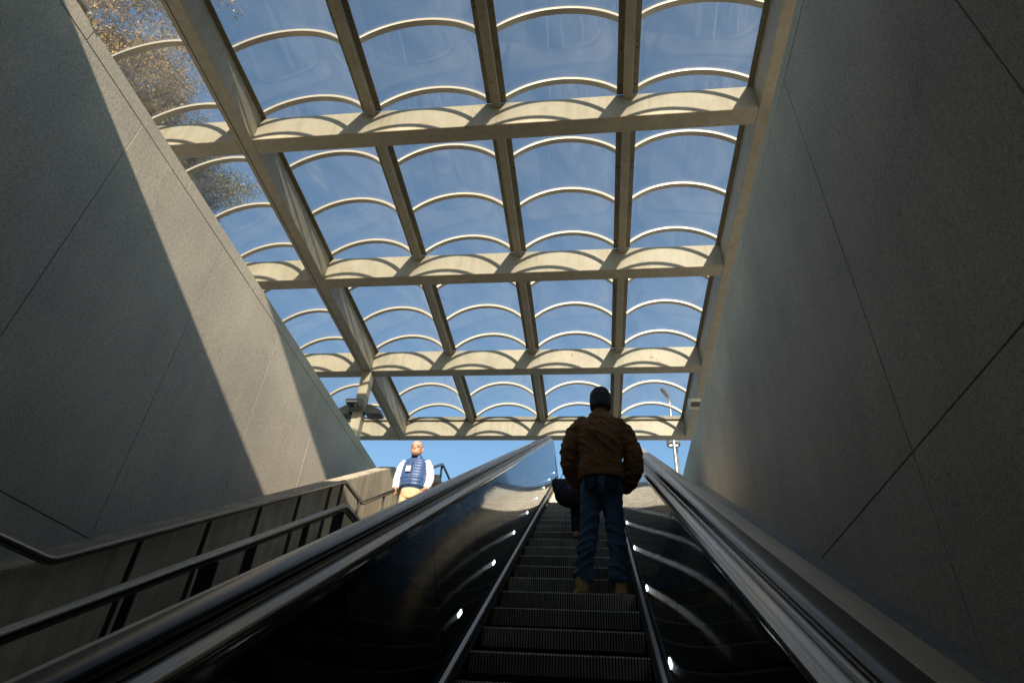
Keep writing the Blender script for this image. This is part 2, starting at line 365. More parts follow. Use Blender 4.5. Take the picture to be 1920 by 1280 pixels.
# ------------------------------------------------------------------ escalator
esc = thing('escalator', 'dark stainless escalator climbing between its two black handrails', 'escalator', (XC, 5, yz(5, 1.28)))
for sgn in (-1, 1):
    X = lambda a: XC+sgn*a
    bm = bmesh.new(); extrude(bm, [(X(.505), 1.75), (X(.505), 1.262)]); obj('skirt_panel', bm, M['skirt'], esc, auto=40)
    bm = bmesh.new(); extrude(bm, [(X(.507), 1.262), (X(.511), 1.248), (X(.530), 1.240)]); obj('skirt_trim', bm, M['skirt_trim'], esc, auto=30)
    bm = bmesh.new(); extrude(bm, [(X(.530), 1.241), (X(.534), 1.231), (X(.546), 1.216)]); obj('skirt_gasket', bm, M['brush'], esc, auto=30)
    bm = bmesh.new(); extrude(bm, [(X(.503), 1.30), (X(.488), 1.30), (X(.488), 1.285), (X(.503), 1.28)], closed=True); obj('skirt_brush', bm, M['brush'], esc)
    # upper moulding
    prof = [(.640, .545), (.632, .545), (.622, .525), (.618, .512), (.622, .500), (.634, .492), (.650, .488), (.668, .484), (.676, .483), (.676, .476), (.690, .470), (.702, .460), (.702, .50)]
    bm = bmesh.new(); extrude(bm, [(X(a), n) for a, n in prof]); obj('molding', bm, M['molding'], esc, auto=50)
    # handrail
    prof = []
    for k in range(20):
        an = 2*math.pi*k/20; ca, sa = math.cos(an), math.sin(an)
        prof.append((X(.7225+.0435*math.copysign(abs(ca)**.7, ca)), .452-.0185*math.copysign(abs(sa)**.7, sa)))
    bm = bmesh.new(); extrude(bm, prof, closed=True); obj('handrail', bm, M['rubber'], esc, smooth=True)
    # outer decking
    prof = [(.745, .505), (.775, .487), (.79, .487), (.925, .507), (.94, .512), (.944, .52), (.944, 1.9)]
    bm = bmesh.new(); extrude(bm, [(X(a), n) for a, n in prof]); obj('outer_decking', bm, M['deck'], esc, auto=30)
    # inner panels with joints
    pf = lambda n: .545+.081*(1-((n-.535)/.682)**2)
    prof = [(pf(1.217-.682*i/9), 1.217-.682*i/9) for i in range(10)]
    e = -2.6
    while e < 13.2:
        a, b = e+.005, e+1.18-.005; bm = bmesh.new(); cols = []
        for (pa, n) in prof:
            col = []
            for k in range(5):
                ee = a+(b-a)*k/4; y = ee*CA+n*SA; z = ee*SA-n*CA
                if z > zland(n): z = zland(n)
                col.append(bm.verts.new((X(pa), y, z)))
            cols.append(col)
        for p, q in zip(cols, cols[1:]):
            for k in range(4):
                bm.faces.new((p[k], p[k+1], q[k+1], q[k]))
        obj('side_panel', bm, M['panel'], esc, smooth=True); e += 1.18
    bm = bmesh.new()          # panel behind joints and along the landing
    extrude(bm, [(X(pa+.012), n) for pa, n in prof]); obj('panel_backing', bm, M['panel'], esc, auto=30)
    es = [3.69-1.27*k for k in (2, 1)]+[3.69+1.255*k for k in range(8)] if sgn < 0 else [.7, 2.0]+[3.25+1.33*k for k in range(7)]
    for e in es:
        n = 1.12 if sgn < 0 else 1.18
        pa = pf(n)-.003
        bm = bmesh.new(); c = Ept(X(pa), e, n)
        Ed = Vector((0, CA, SA)); Nd = Vector((sgn*.20, -SA, CA)).normalized(); Xd = Vector((-sgn, 0, 0))
        for (du, dv, dw, mi) in ((.048, .011, .0015, 0),):
            v = [bm.verts.new(c+Ed*(i*du)+Nd*(j*dv)+Xd*(k*dw)) for i in (-1, 1) for j in (-1, 1) for k in (-1, 1)]
            for f in ((0, 1, 3, 2), (4, 6, 7, 5), (0, 4, 5, 1), (2, 3, 7, 6), (0, 2, 6, 4), (1, 5, 7, 3)): bm.faces.new([v[i] for i in f])
        bevel(bm, .0007, 1)
        obj('skirt_light', bm, M['led'], esc)
# steps
step_me = None
RISE = .2; RUN = RISE/math.tan(R(30))
def step_mesh():
    bm = bmesh.new(); nt_ = 58; hw = .488
    ctrl = [(RUN, 0), (.03, 0), (.008, -.004), (0, -.014), (.004, -.06), (.010, -.115), (.014, -.135), (.032, -.195)]
    base = [bm.verts.new((x, y, z)) for x in (-hw, hw) for (y, z) in [(y+(.009 if i > 2 else 0), z-(.009 if i < 4 else 0)) for i, (y, z) in enumerate(ctrl)]]
    L = len(ctrl)
    for i in range(L-1):
        f = bm.faces.new((base[i], base[i+1], base[L+i+1], base[L+i])); f.material_index = 1
    p = 2*hw/nt_
    for k in range(nt_):
        xa = -hw+p*k+p*.2; xb = xa+p*.55
        yel = k < 1
        A = [bm.verts.new((xa, y, z)) for y, z in ctrl]; B = [bm.verts.new((xb, y, z)) for y, z in ctrl]
        A2 = [bm.verts.new((xa, y+(.012 if i > 2 else 0), z-(.012 if i < 4 else 0))) for i, (y, z) in enumerate(ctrl)]
        B2 = [bm.verts.new((xb, y+(.012 if i > 2 else 0), z-(.012 if i < 4 else 0))) for i, (y, z) in enumerate(ctrl)]
        for i in range(L-1):
            for q in ((A[i], A[i+1], B[i+1], B[i]), (A2[i], A2[i+1], A[i+1], A[i]), (B[i], B[i+1], B2[i+1], B2[i])):
                f = bm.faces.new(q); f.material_index = 1 if i >= 5 else (2 if (yel and i < 4) else 0)  # lower riser band painted black to stand for the nosing's shadow
    bm.normal_update(); me = bpy.data.meshes.new('step'); bm.to_mesh(me); bm.free()
    for mm in (M['tread'], M['groove_shade'], M['yellow']): me.materials.append(mm)
    return me
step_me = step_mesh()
Y0S = 4.80
k = -18
while True:
    ys = Y0S+RUN*k; zs = min(yz(ys, 1.28), ZLAND)
    if ys > 13.2: break
    if ys > -1.5:
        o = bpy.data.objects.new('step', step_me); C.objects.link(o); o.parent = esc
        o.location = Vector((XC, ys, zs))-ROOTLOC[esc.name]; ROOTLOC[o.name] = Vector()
    k += 1
bm = bmesh.new(); box(bm, XC-.49, XC+.49, 13.0, 15.6, ZLAND-.05, ZLAND-.002); obj('comb_plate', bm, M['deck'], esc)
bm = bmesh.new(); extrude(bm, [(XC-.6, 1.75), (XC+.6, 1.75)]); obj('truss_pan', bm, M['pit'], esc)
# ------------------------------------------------------------------ left parapet + staircase + handrails
PX = -3.9; PN = 1.01
t = thing('stair_parapet', 'low stained concrete parapet rising along the left side of the stairs', 'parapet', (PX, 6, 2))
bm = bmesh.new()
ye = 11.2
prof = [(-1.0, yz(-1.0, PN)), (ye, yz(ye, PN)), (ye+1.6, yz(ye, PN)), (ye+1.6, -6), (-1.0, -6)]
A = [bm.verts.new((PX, y, z)) for y, z in prof]; B = [bm.verts.new((PX-.31, y, z)) for y, z in prof]
bm.faces.new(A); bm.faces.new(B[::-1])
for i in range(5): bm.faces.new((A[i], B[i], B[(i+1) % 5], A[(i+1) % 5]))
bmesh.ops.recalc_face_normals(bm, faces=bm.faces); bevel(bm, .012, 2)
obj('wall_body', bm, M['concrete'], t)
bm = bmesh.new()
box(bm, XL+.002, PX-.312, -1, 12.5, -1.0, -.8)
box(bm, PX-.9, -3.36, 12.55, 12.85, PLZ-3, PLZ+.32)
bm2 = bm; obj('end_block', bm2, M['concrete'], t)
# stairs
t = thing('staircase', 'concrete staircase with a landing, left of the escalator', 'stairs', (-2.6, 6, 1))
NS = 1.87
bm = bmesh.new()
r_, ru = .18, .292
def flight(y0, z0, y1):
    y, z = y0, z0; pts = []
    while y < y1-1e-6:
        z += r_; pts.append((y, z)); y += ru; pts.append((y, z))
    return pts, z
LY0, LY1, LZ = 8.8, 9.75, 2.95
up, ztop = flight(LY1, LZ, 13.8)
nd = int((8.8-4.1)/ru); zb = LZ-nd*r_
dn_, _ = flight(LY0-nd*ru, zb, LY0)
line = [(.2, zb), (LY0-nd*ru, zb)]+dn_+[(LY1, LZ)]+[p for p in up if p[1] < PLZ+.01]
line += [(14.2, line[-1][1])]
A = [bm.verts.new((-3.898, y, z)) for y, z in line]; B = [bm.verts.new((-1.17, y, z)) for y, z in line]
for i in range(len(line)-1): bm.faces.new((A[i], B[i], B[i+1], A[i+1]))
obj('treads', bm, M['concrete'], t)
bm = bmesh.new(); box(bm, -3.9, -1.16, -.5, .2, zb-.2, zb); obj('landing', bm, M['concrete'], t)
def railing(label, pts, rad, posts, x, base_n, group='metal handrails on the stairs', drop=.05):
    t = thing('stair_handrail', label, 'handrail', (x, pts[len(pts)//2][0], pts[len(pts)//2][1]-1), group)
    P = []
    src = [Vector((x, y, z)) for y, z in pts]
    for i, p in enumerate(src):                    # rounded corners
        if 0 < i < len(src)-1:
            a = p+(src[i-1]-p).normalized()*.07; b = p+(src[i+1]-p).normalized()*.07
            for k in range(5):
                s = k/4; P.append(a*(1-s)**2+p*2*s*(1-s)+b*s*s)
        else: P.append(p)
    bm = bmesh.new(); tube(bm, P, rad, 16); obj('rail', bm, M['rail_steel'], t, smooth=True)
    bm = bmesh.new(); tube(bm, [p-Vector((0, 0, rad*1.55)) for p in P], (rad*.75, rad*.45), 4, sq=6) if False else None
    for k in range(len(P)-1): barbox(bm, P[k]-Vector((0, 0, rad+.008)), P[k+1]-Vector((0, 0, rad+.008)), rad*1.1, .016)
    obj('rail_bar', bm, M['black'], t)
    for (py, pz, w_) in posts:
        bm = bmesh.new(); barbox(bm, (x, py, pz-rad-.01), (x, py, pz-1.6), w_, .012, up=Vector((0, 1, 0)))
        obj('post', bm, M['black'], t)
    return t
def zr(n, y): return yz(y, n)
n1, n1b = 1.0, 1.42
pts = [(1.2, zr(n1, 4.1)), (4.1, zr(n1, 4.1)), (8.75, zr(n1, 8.75)), (9.6, zr(n1, 8.75)), (12.6, zr(n1, 8.75)+3.0*.577)]
posts = [(y, zr(n1, y), .045) for y in (4.9, 5.75, 6.6, 7.45, 8.3, 8.68)]+[(3.2, zr(n1, 4.1), .045), (9.45, zr(n1, 8.75), .045), (10.6, zr(n1, 8.75)+1.0*.577, .045), (11.8, zr(n1, 8.75)+2.2*.577, .045)]
railing('dark steel handrail mounted along the concrete parapet', pts, .026, posts, -3.80, NS)
n2 = .836
pts = [(.3, zr(n2, .3)), (5.42, zr(n2, 5.42)), (6.4, zr(n2, 5.42))]
posts = [(y, zr(n2, y), w_) for y, w_ in ((2.25, .05), (3.05, .05), (3.62, .11), (4.05, .05), (4.75, .05), (5.32, .10))]+[(5.9, zr(n2, 5.42), .05)]
railing('thicker stainless handrail nearest the escalator, ending in a bend', pts, .028, posts, -2.3, NS)
zz = 6.42
pts = [(11.9, zz-.87), (13.4, zz), (15.2, zz)]
railing('short thin handrail against the sky at the top of the stairs', pts, .024, [(13.35, zz-.03, .05), (14.7, zz, .05)], -3.53, NS)
# ------------------------------------------------------------------ glass canopy
can = thing('glass_canopy', 'cream steel and barrel vaulted glass canopy over the escalator', 'canopy', (-2.6, 10, PLZ))
CX = [v*H for v in (.3120, .0735, -.1690, -.4120, -.6550, -.8975)]
BY = [(.682+.3965*i)*H for i in (-1, 0, 1, 2, 3)]
HB = .0665*H; BW = .033*H; YC0 = 3.62
def drift(y): return -.012*(y-.95*H)*0
ytail = BY[-1]+BW
bmx0, bmx1 = CX[5], CX[0]
for i, y in list(enumerate(BY))[1:]:                                     # transverse beams, butted between the main beams
    for (xa, xb) in ((CX[4]+BW/2+.001, CX[0]-BW/2-.001), (CX[5]+BW/2+.001, CX[4]-BW/2-.001)):
        bm = bmesh.new(); box(bm, xa, xb, y, y+BW, H, H+HB); bevel(bm, .008, 1); obj('transverse_beam', bm, M['beam'], can)
    if i == 4:
        bm = bmesh.new(); box(bm, CX[5], CX[0], y-.07, y-.003, H+HB-.09, H+HB+.02); obj('gutter_edge', bm, M['flange'], can)
for c in (CX[0], CX[4], CX[5]):
    bm = bmesh.new(); box(bm, c-BW/2, c+BW/2, YC0, ytail, H-.003, H+HB+.004); bevel(bm, .008, 1); mb = obj('main_beam', bm, M['beam'], can)
    bm = bmesh.new(); box(bm, c-BW/2-.085, c+BW/2+.085, YC0, ytail-.01, H+HB+.006, H+HB+.022); obj('flange', bm, M['flange'], mb)
    if c == CX[4]:
        bm = bmesh.new(); box(bm, c-BW/2+.075, c-BW/2+.090, YC0, ytail-.02, H-.0055, H-.0035); obj('soffit_groove', bm, M['joint'], mb)
bm = bmesh.new()                                               # wide fascia by the right wall
box(bm, CX[0]+BW/2+.004, CX[0]+BW/2+.25, YC0, ytail, H+.01, H+.22); obj('edge_fascia', bm, M['beam'], can)
for c in CX[1:4]:
    for a, b in zip(BY, BY[1:]):
        y0_, y1_ = (a+BW+.001 if a > YC0 else YC0), b-.001
        bm = bmesh.new(); box(bm, c-.008*H, c+.008*H, y0_, y1_, H+.0505*H, H+HB+.003); bevel(bm, .006, 1); pu = obj('purlin', bm, M['beam'], can)
        bm = bmesh.new(); box(bm, c-.019*H, c+.019*H, y0_, y1_, H+HB+.0045, H+HB+.018)
        obj('flange', bm, M['flange'], pu)
        bm = bmesh.new()
        for fr in (.03, .13, .32, .36, .64, .68, .93):
            for sx in (-.0145, .0145):
                yy = y0_+(y1_-y0_)*fr
                bmesh.ops.create_cone(bm, segments=8, radius1=.014, radius2=.012, depth=.012, cap_ends=True, matrix=Matrix.Translation((c+sx*H, yy, H+HB+.000)))
        obj('bolt', bm, M['bolt'], pu)
half = [(CX[i+1]+CX[i])/2 for i in range(5)]
chord = .104*H; rise = .0465*H; ZS = H+HB+.02
RAD = (chord**2+rise**2)/(2*rise); A0 = math.asin(chord/RAD)
RY = [(.677+.13217*j)*H for j in range(-2, 10)]
rib_me = None
def rib_mesh():
    bm = bmesh.new(); n = 28; rings = []
    for k in range(n+1):
        a = -A0+2*A0*k/n; s, c_ = math.sin(a), math.cos(a)
        ring = []
        for (dr, dy) in ((0, -.045), (.008, -.05), (.055, -.05), (.062, -.044), (.062, .044), (.055, .05), (.008, .05), (0, .045)):
            r2 = RAD+dr; ring.append(bm.verts.new((r2*s, dy, r2*c_-RAD+rise)))
        rings.append(ring)
    for p, q in zip(rings, rings[1:]):
        for k in range(8): bm.faces.new((p[k], p[(k+1) % 8], q[(k+1) % 8], q[k]))
    bm.faces.new(rings[0]); bm.faces.new(rings[-1][::-1])
    bmesh.ops.recalc_face_normals(bm, faces=bm.faces)
    me = bpy.data.meshes.new('arched_rib'); bm.to_mesh(me); bm.free(); me.materials.append(M['rib'])
    for p in me.polygons: p.use_smooth = True
    me.set_sharp_from_angle(angle=R(35)); return me
rib_me = rib_mesh()
def glass_mesh(L, seed):
    bm = bmesh.new(); n = 24; m_ = 4; G_ = []
    for j in range(m_+1):
        row = []
        for k in range(n+1):
            a = -A0*1.0+2*A0*k/n
            sag = .006*math.sin(math.pi*j/m_)
            r2 = RAD+.07+sag; row.append(bm.verts.new((r2*math.sin(a), L*j/m_, r2*math.cos(a)-RAD+rise)))
        G_.append(row)
    for j in range(m_):
        for k in range(n): bm.faces.new((G_[j][k], G_[j][k+1], G_[j+1][k+1], G_[j+1][k]))
    me = bpy.data.meshes.new('glass_panel'); bm.to_mesh(me); bm.free(); me.materials.append(M['glass'])
    for p in me.polygons: p.use_smooth = True
    return me
gl_me = glass_mesh(.13217*H-.012, 0)
for hx in half:
    for j, y in enumerate(RY):
        if y > BY[-1]+.1 or y < YC0: continue
        o = bpy.data.objects.new('arched_rib', rib_me); C.objects.link(o); o.parent = can; o.location = Vector((hx, y, ZS))-ROOTLOC[can.name]
        if j+1 < len(RY) and RY[j+1] < BY[-1]+.1:
            o = bpy.data.objects.new('glass_panel', gl_me); C.objects.link(o); o.parent = can; o.location = Vector((hx, y+.006, ZS))-ROOTLOC[can.name]
# column standing beyond the left wall
bm = bmesh.new(); cx, cy = -.655*H+.02, BY[3]+BW/2
box(bm, cx-.125, cx+.125, cy-.125, cy+.125, PLZ, H-.004); bevel(bm, .01, 1); obj('column', bm, M['beam'], can)
for yy in (BY[1]+BW/2,):
    bm = bmesh.new(); cx2 = CX[0]+BW/2+.12
    box(bm, cx2-.09, cx2+.09, yy-.09, yy+.09, PLZ, H+.008); obj('column', bm, M['beam'], can)
# unseen slab added at the canopy's near end to shade the far left wall
t = thing('shade_slab', 'unseen slab added overhead to shade the far end of the left wall', 'shade blocker', (-2.6, 2.4, H))
bm = bmesh.new(); box(bm, CX[5]-.6, CX[0]+.4, .8, YC0-.003, 9.0, 9.90); obj('slab', bm, M['concrete'], t)
# ------------------------------------------------------------------ floodlights
def wedge(name, label, c, yaw, s=1.0, group=None, mt='fixture'):
    """box floodlight: sloped back, dark lens facing down"""
    t = thing(name, label, 'floodlight', c, group)
    rot = Matrix.Rotation(yaw, 4, 'Z'); T = Matrix.Translation(Vector(c))@rot
    bm = bmesh.new(); hw = .17*s
    prof = [(0.0, .0), (.46*s, .0), (.47*s, .10*s), (.12*s, .32*s), (.0, .32*s)]
    A = [bm.verts.new((-hw, y, z)) for y, z in prof]; B = [bm.verts.new((hw, y, z)) for y, z in prof]
    bm.faces.new(A[::-1]); bm.faces.new(B)
    for i in range(5): bm.faces.new((A[i], A[(i+1) % 5], B[(i+1) % 5], B[i]))
    bmesh.ops.recalc_face_normals(bm, faces=bm.faces); bevel(bm, .008, 1); bm.transform(T); obj('housing', bm, M[mt], t)
    bm = bmesh.new(); box(bm, -hw*.75, hw*.75, .17*s, .42*s, -.012, -.002); bm.transform(T); obj('lens', bm, M['lens'], t)
    bm = bmesh.new(); box(bm, -.02, .02, -.09, -.001, .06, .12); bm.transform(T); obj('bracket', bm, M['black'], t)
    return t
wedge('floodlight', 'grey box floodlight on the column, leftmost, pointing left', (cx-.125-.09, cy, 7.72), R(90), .86, 'floodlights on the column')
wedge('floodlight', 'grey box floodlight on the column, middle one, facing the stairs', (cx-.01, cy-.125-.09, 7.78), R(180), .86, 'floodlights on the column')
wedge('floodlight', 'grey box floodlight on the column, rightmost, pointing right', (cx+.125+.09, cy, 7.72), R(-90), .86, 'floodlights on the column')
wedge('floodlight', 'pale box floodlight beside the top of the right wall under the canopy edge', (2.56, 14.4, 8.44), R(180), .85, mt='rib')
# small spotlight at the left wall top
t = thing('wall_spotlight', 'small dark spotlight on an arm at the top of the left wall', 'spotlight', (XL-.05, 2.7, ZT))
bm = bmesh.new(); tube(bm, [(-5.36, 1.6, 6.60), (-5.34, 2.2, 6.62), (-5.29, 2.62, 6.60)], .016, 8); obj('arm', bm, M['black'], t, smooth=True)
bm = bmesh.new(); tube(bm, [(-5.30, 2.58, 6.61), (-5.29, 2.64, 6.60), (-5.26, 2.78, 6.56), (-5.255, 2.81, 6.55)], [.02, .032, .04, .038], 14); obj('head', bm, M['fixture'], t, smooth=True)
# ------------------------------------------------------------------ street lamps beyond
t = thing('street_lamp', 'tall galvanised street lamp with a small angled head, right of the riders', 'street lamp', (3.02, 22, PLZ), 'street lamps on the plaza')
bm = bmesh.new(); tube(bm, [(3.03, 22, PLZ), (3.01, 22, 9.5), (2.99, 22, 13.15), (2.97, 21.95, 13.45)], [.085, .07, .05, .045], 16); obj('pole', bm, M['galv'], t, smooth=True)
bm = bmesh.new(); barbox(bm, (2.95, 21.95, 13.46), (2.70, 21.75, 13.72), .20, .08); bevel(bm, .02, 2); obj('lamp_head', bm, M['fixture'], t)
bm = bmesh.new(); barbox(bm, (2.86, 21.85, 13.55), (2.72, 21.76, 13.70), .09, .14); obj('bracket', bm, M['black'], t)
t = thing('street_lamp', 'short street lamp with a round drum head behind the tall one', 'street lamp', (3.36, 24.0, PLZ), 'street lamps on the plaza')
bm = bmesh.new(); tube(bm, [(3.36, 24, PLZ), (3.34, 24, 12.9)], [.075, .06], 14); obj('pole', bm, M['galv'], t, smooth=True)
bm = bmesh.new(); tube(bm, [(3.20, 23.6, 12.18), (3.20, 23.6, 12.62)], .27, 28); hd = obj('drum', bm, M['fixture'], t, auto=40)
for dx in (-.11, .11):
    bm = bmesh.new(); bmesh.ops.create_uvsphere(bm, u_segments=16, v_segments=8, radius=.10, matrix=Matrix.Translation((3.20+dx, 23.6, 12.23))); obj('bulb', bm, M['lampglow'], hd, smooth=True)
bm = bmesh.new(); barbox(bm, (3.20, 23.75, 12.6), (3.34, 24, 12.78), .06, .06); obj('arm', bm, M['black'], t)
# ------------------------------------------------------------------ trees
def tree(name, label, base, top, crown_c, crown_r, leafcol, seed, nleaf, twigs, barkcol):
    rnd = random.Random(seed)
    t = thing(name, label, 'tree', base, 'trees behind the left wall')
    bark = simple(name+'_bark', barkcol, .9, 0, .25, 20, .4, 40)
    bmT = bmesh.new(); bmB = bmesh.new(); tips = []
    b = Vector(base); cc = Vector(crown_c)
    trunk = [b, b.lerp(cc, .35)+Vector((.3, -.2, 0)), b.lerp(cc, .7)+Vector((-.2, .3, 0)), cc]
    tube(bmT, trunk, [.34, .27, .2, .12], 12)
    def grow(p, d, L, r, lev):
        n = 4; pts = [p]; q = p.copy(); dd = d.copy()
        for i in range(n):
            dd = (dd+Vector((rnd.gauss(0, .22), rnd.gauss(0, .22), rnd.gauss(0, .18)-.02*lev))).normalized()
            q = q+dd*(L/n); pts.append(q.copy())
        tube(bmB, pts, [r*(1-.16*i) for i in range(n+1)], 5 if lev > 1 else 8, caps=False)
        if lev >= 3:
            tips.extend(pts[1:]); return
        for i in range(1, n+1):
            for _ in range(twigs if lev else 2):
                nd_ = (dd*.6+Vector((rnd.gauss(0, .8), rnd.gauss(0, .8), rnd.gauss(.1, .6)))).normalized()
                grow(pts[i], nd_, L*rnd.uniform(.42, .62), r*.45, lev+1)
    for i in range(9):
        s = rnd.uniform(.35, 1); p = b.lerp(cc, s)
        an = rnd.uniform(0, 6.28); grow(p, Vector((math.cos(an), math.sin(an), rnd.uniform(.1, .7))).normalized(), crown_r*rnd.uniform(.6, .95), .075, 0)
    obj('trunk', bmT, bark, t, smooth=True)
    obj('branches', bmB, bark, t, smooth=True)
    lm, nt, bs = newmat(name+'_leaf')
    oi = nt.nodes.new('ShaderNodeNewGeometry'); c = ramp(nt, oi.outputs['Random Per Island'], [(0, leafcol[0]), (.5, leafcol[1]), (1, leafcol[2])])
    nt.links.new(c, bs.inputs['Base Color']); setp(bs, Roughness=.6)
    bml = bmesh.new()
    for _ in range(nleaf):
        p = rnd.choice(tips)+Vector((rnd.gauss(0, .10), rnd.gauss(0, .10), rnd.gauss(0, .10)))
        s = rnd.uniform(.016, .044); u = Vector((rnd.gauss(0, 1), rnd.gauss(0, 1), rnd.gauss(0, 1))).normalized(); v = u.orthogonal().normalized()
        bml.faces.new([bml.verts.new(p+u*s), bml.verts.new(p+v*s*.55), bml.verts.new(p-u*s*.9), bml.verts.new(p-v*s*.5)])
    obj('crown', bml, lm, t)
tree('autumn_tree', 'bare branched tree with sparse yellow leaves above the left wall', (-11.2, 4.6, PLZ), None, (-11.8, 5.9, 14.0), 3.0,
     ((.30, .17, .035), (.13, .08, .025), (.48, .31, .06)), 3, 100000, 3, (.34, .24, .14))
tree('evergreen_tree', 'dark grey green tree behind the yellow leaved tree', (-14.2, 9.6, PLZ), None, (-13.0, 10.2, 15.6), 3.0,
     ((.07, .085, .03), (.14, .13, .05), (.20, .17, .06)), 11, 95000, 3, (.09, .065, .045))
# ------------------------------------------------------------------ people
def fuse(bm, voxel, smooth=2, disp=None, name='m'):
    """voxel-remesh a set of overlapping closed lofts into one continuous surface, then displace"""
    bmesh.ops.recalc_face_normals(bm, faces=bm.faces)
    me = bpy.data.meshes.new(name); bm.to_mesh(me); bm.free()
    o = bpy.data.objects.new('tmp', me); C.objects.link(o)
    md = o.modifiers.new('r', 'REMESH'); md.mode = 'VOXEL'; md.voxel_size = voxel; md.use_smooth_shade = True
    if smooth:
        sm = o.modifiers.new('s', 'SMOOTH'); sm.iterations = smooth; sm.factor = .5
    dg = bpy.context.evaluated_depsgraph_get(); dg.update()
    me2 = bpy.data.meshes.new_from_object(o.evaluated_get(dg)); bpy.data.objects.remove(o)
    me2.name = name; me2.materials.clear()
    if disp:
        nn = [v.normal.copy() for v in me2.vertices]
        for v, n in zip(me2.vertices, nn): v.co += n*disp(v.co, n)
    return me2
def ell(c, rx, ry): return (Vector(c), rx, ry)
def loft(bm, rings, n=20, sq=2.2, axis=None):
    """rings: (center, rx, ry[, fwd tilt]) horizontal ellipses stacked; closed with caps"""
    out = []
    for c, rx, ry in rings:
        ring = []
        for k in range(n):
            a = 2*math.pi*k/n; ca, sa = math.cos(a), math.sin(a); ex = 2/sq
            ring.append(bm.verts.new(Vector(c)+Vector((math.copysign(abs(ca)**ex, ca)*rx, math.copysign(abs(sa)**ex, sa)*ry, 0))))
        out.append(ring)
    for a, b in zip(out, out[1:]):
        for k in range(n): bm.faces.new((a[k], a[(k+1) % n], b[(k+1) % n], b[k]))
    bm.faces.new(out[0][::-1]); bm.faces.new(out[-1])
def limb(bm, pts, rads, n=16, ratio=1.0): tube(bm, pts, [(r, r*ratio) if not isinstance(r, tuple) else r for r in rads], n)
def head_lofts(bm, c, f, s=1.0):
    """c = chin-level centre; f = facing (+1 looks to +y, -1 to -y)"""
    c = Vector(c)
    R_ = lambda dz, dy, rx, ry: (c+Vector((0, f*dy*s, dz*s)), rx*s, ry*s)
    loft(bm, [R_(-.005, .02, .035, .045), R_(.012, .018, .052, .072), R_(.04, .012, .063, .086), R_(.075, .004, .070, .094), R_(.11, 0, .075, .098), R_(.145, -.004, .077, .100),
              R_(.18, -.006, .073, .095), R_(.205, -.008, .062, .080), R_(.222, -.008, .042, .055), R_(.23, -.008, .018, .025)], 24, 2.15)
    tube(bm, [c+Vector((0, f*.092*s, .118*s)), c+Vector((0, f*.108*s, .095*s)), c+Vector((0, f*.116*s, .075*s)), c+Vector((0, f*.10*s, .068*s))], [.009*s, .011*s, .015*s, .010*s], 10)   # nose
    tube(bm, [c+Vector((-.022*s, f*.094*s, .042*s)), c+Vector((.022*s, f*.094*s, .042*s))], .008*s, 8)                       # lips
    tube(bm, [c+Vector((-.042*s, f*.088*s, .128*s)), c+Vector((.042*s, f*.088*s, .128*s))], .009*s, 8)                       # brow
    for sx in (-1, 1):                                                                                                     # ears
        tube(bm, [c+Vector((sx*.074*s, -f*.012*s, .075*s)), c+Vector((sx*.085*s, -f*.018*s, .10*s)), c+Vector((sx*.082*s, -f*.016*s, .125*s))], [.008*s, .014*s, .009*s], 8)
def hand_lofts(bm, wrist, d, palm_n, side, s=1.0, curl=.5):
    """five separate fingers; d = direction wrist->fingers, palm_n = palm normal, side = thumb side unit vector"""
    d = d.normalized(); palm_n = palm_n.normalized(); side = side.normalized(); w_ = Vector(wrist)
    tube(bm, [w_-d*.03*s, w_, w_+d*.045*s, w_+d*.088*s], [(.022*s, .028*s), (.026*s, .02*s), (.040*s, .015*s), (.040*s, .012*s)], 14, up=palm_n)
    for i, (off, ln) in enumerate(((.030, .072), (.010, .080), (-.010, .074), (-.029, .058))):
        p = w_+d*.08*s+side*off*s; dd = d.copy(); pts = [p-d*.02*s]; ax = side
        for k in range(4):
            pts.append(p.copy()); dd = (Matrix.Rotation(curl*(.55+.1*i), 3, ax if d.cross(palm_n).dot(side) < 0 else -ax)@dd).normalized(); p = p+dd*ln*s/3
        tube(bm, pts, [.0092*s, .009*s, .0085*s, .0078*s, .006*s], 10)
    p = w_+d*.02*s+side*.028*s; dd = (d*.6+side*.75+palm_n*.2).normalized()
    pts = [p, p+dd*.032*s, p+dd*.032*s+(dd*.6+d*.6+palm_n*.2).normalized()*.03*s, p+dd*.032*s+(dd*.6+d*.6+palm_n*.2).normalized()*.055*s]
    tube(bm, pts, [.013*s, .011*s, .0095*s, .007*s], 10)
def fabric(name, col, rough=.85, scale=300, var=.25, bmp=.25):
    m, nt, b = newmat(name); v = objco(nt)
    f = noi(nt, 9, 6, .65, v); fine = noi(nt, scale, 2, .6, v)
    c = ramp(nt, f, [(.3, tuple(x*(1-var) for x in col)), (.7, tuple(min(1, x*(1+var)) for x in col))])
    c = mix(nt, c, ramp(nt, fine, [(.3, (.75, .75, .75)), (.7, (1.2, 1.2, 1.2))]), 1, 'MULTIPLY')
    nt.links.new(c, b.inputs['Base Color']); setp(b, Roughness=rough); b.inputs['Sheen Weight'].default_value = .15
    bump(nt, b, fine, bmp, .003); return m
skin = simple('skin', (.50, .27, .18), .5, 0, .1, 30, .1, 200)
skin2 = simple('skin_pale', (.55, .32, .23), .5, 0, .1, 30)
M['canvas'] = fabric('brown_canvas', (.32, .145, .050)); M['denim'] = fabric('dark_denim', (.065, .145, .24)); M['denim2'] = fabric('denim_trim', (.055, .085, .115))
M['knit'] = fabric('charcoal_knit', (.085, .092, .094), .95, 160); M['suede'] = fabric('tan_suede', (.74, .44, .16)); M['sole'] = simple('rubber_sole', (.03, .022, .015), .8)
M['thread'] = simple('stitching', (.20, .10, .04), .8)
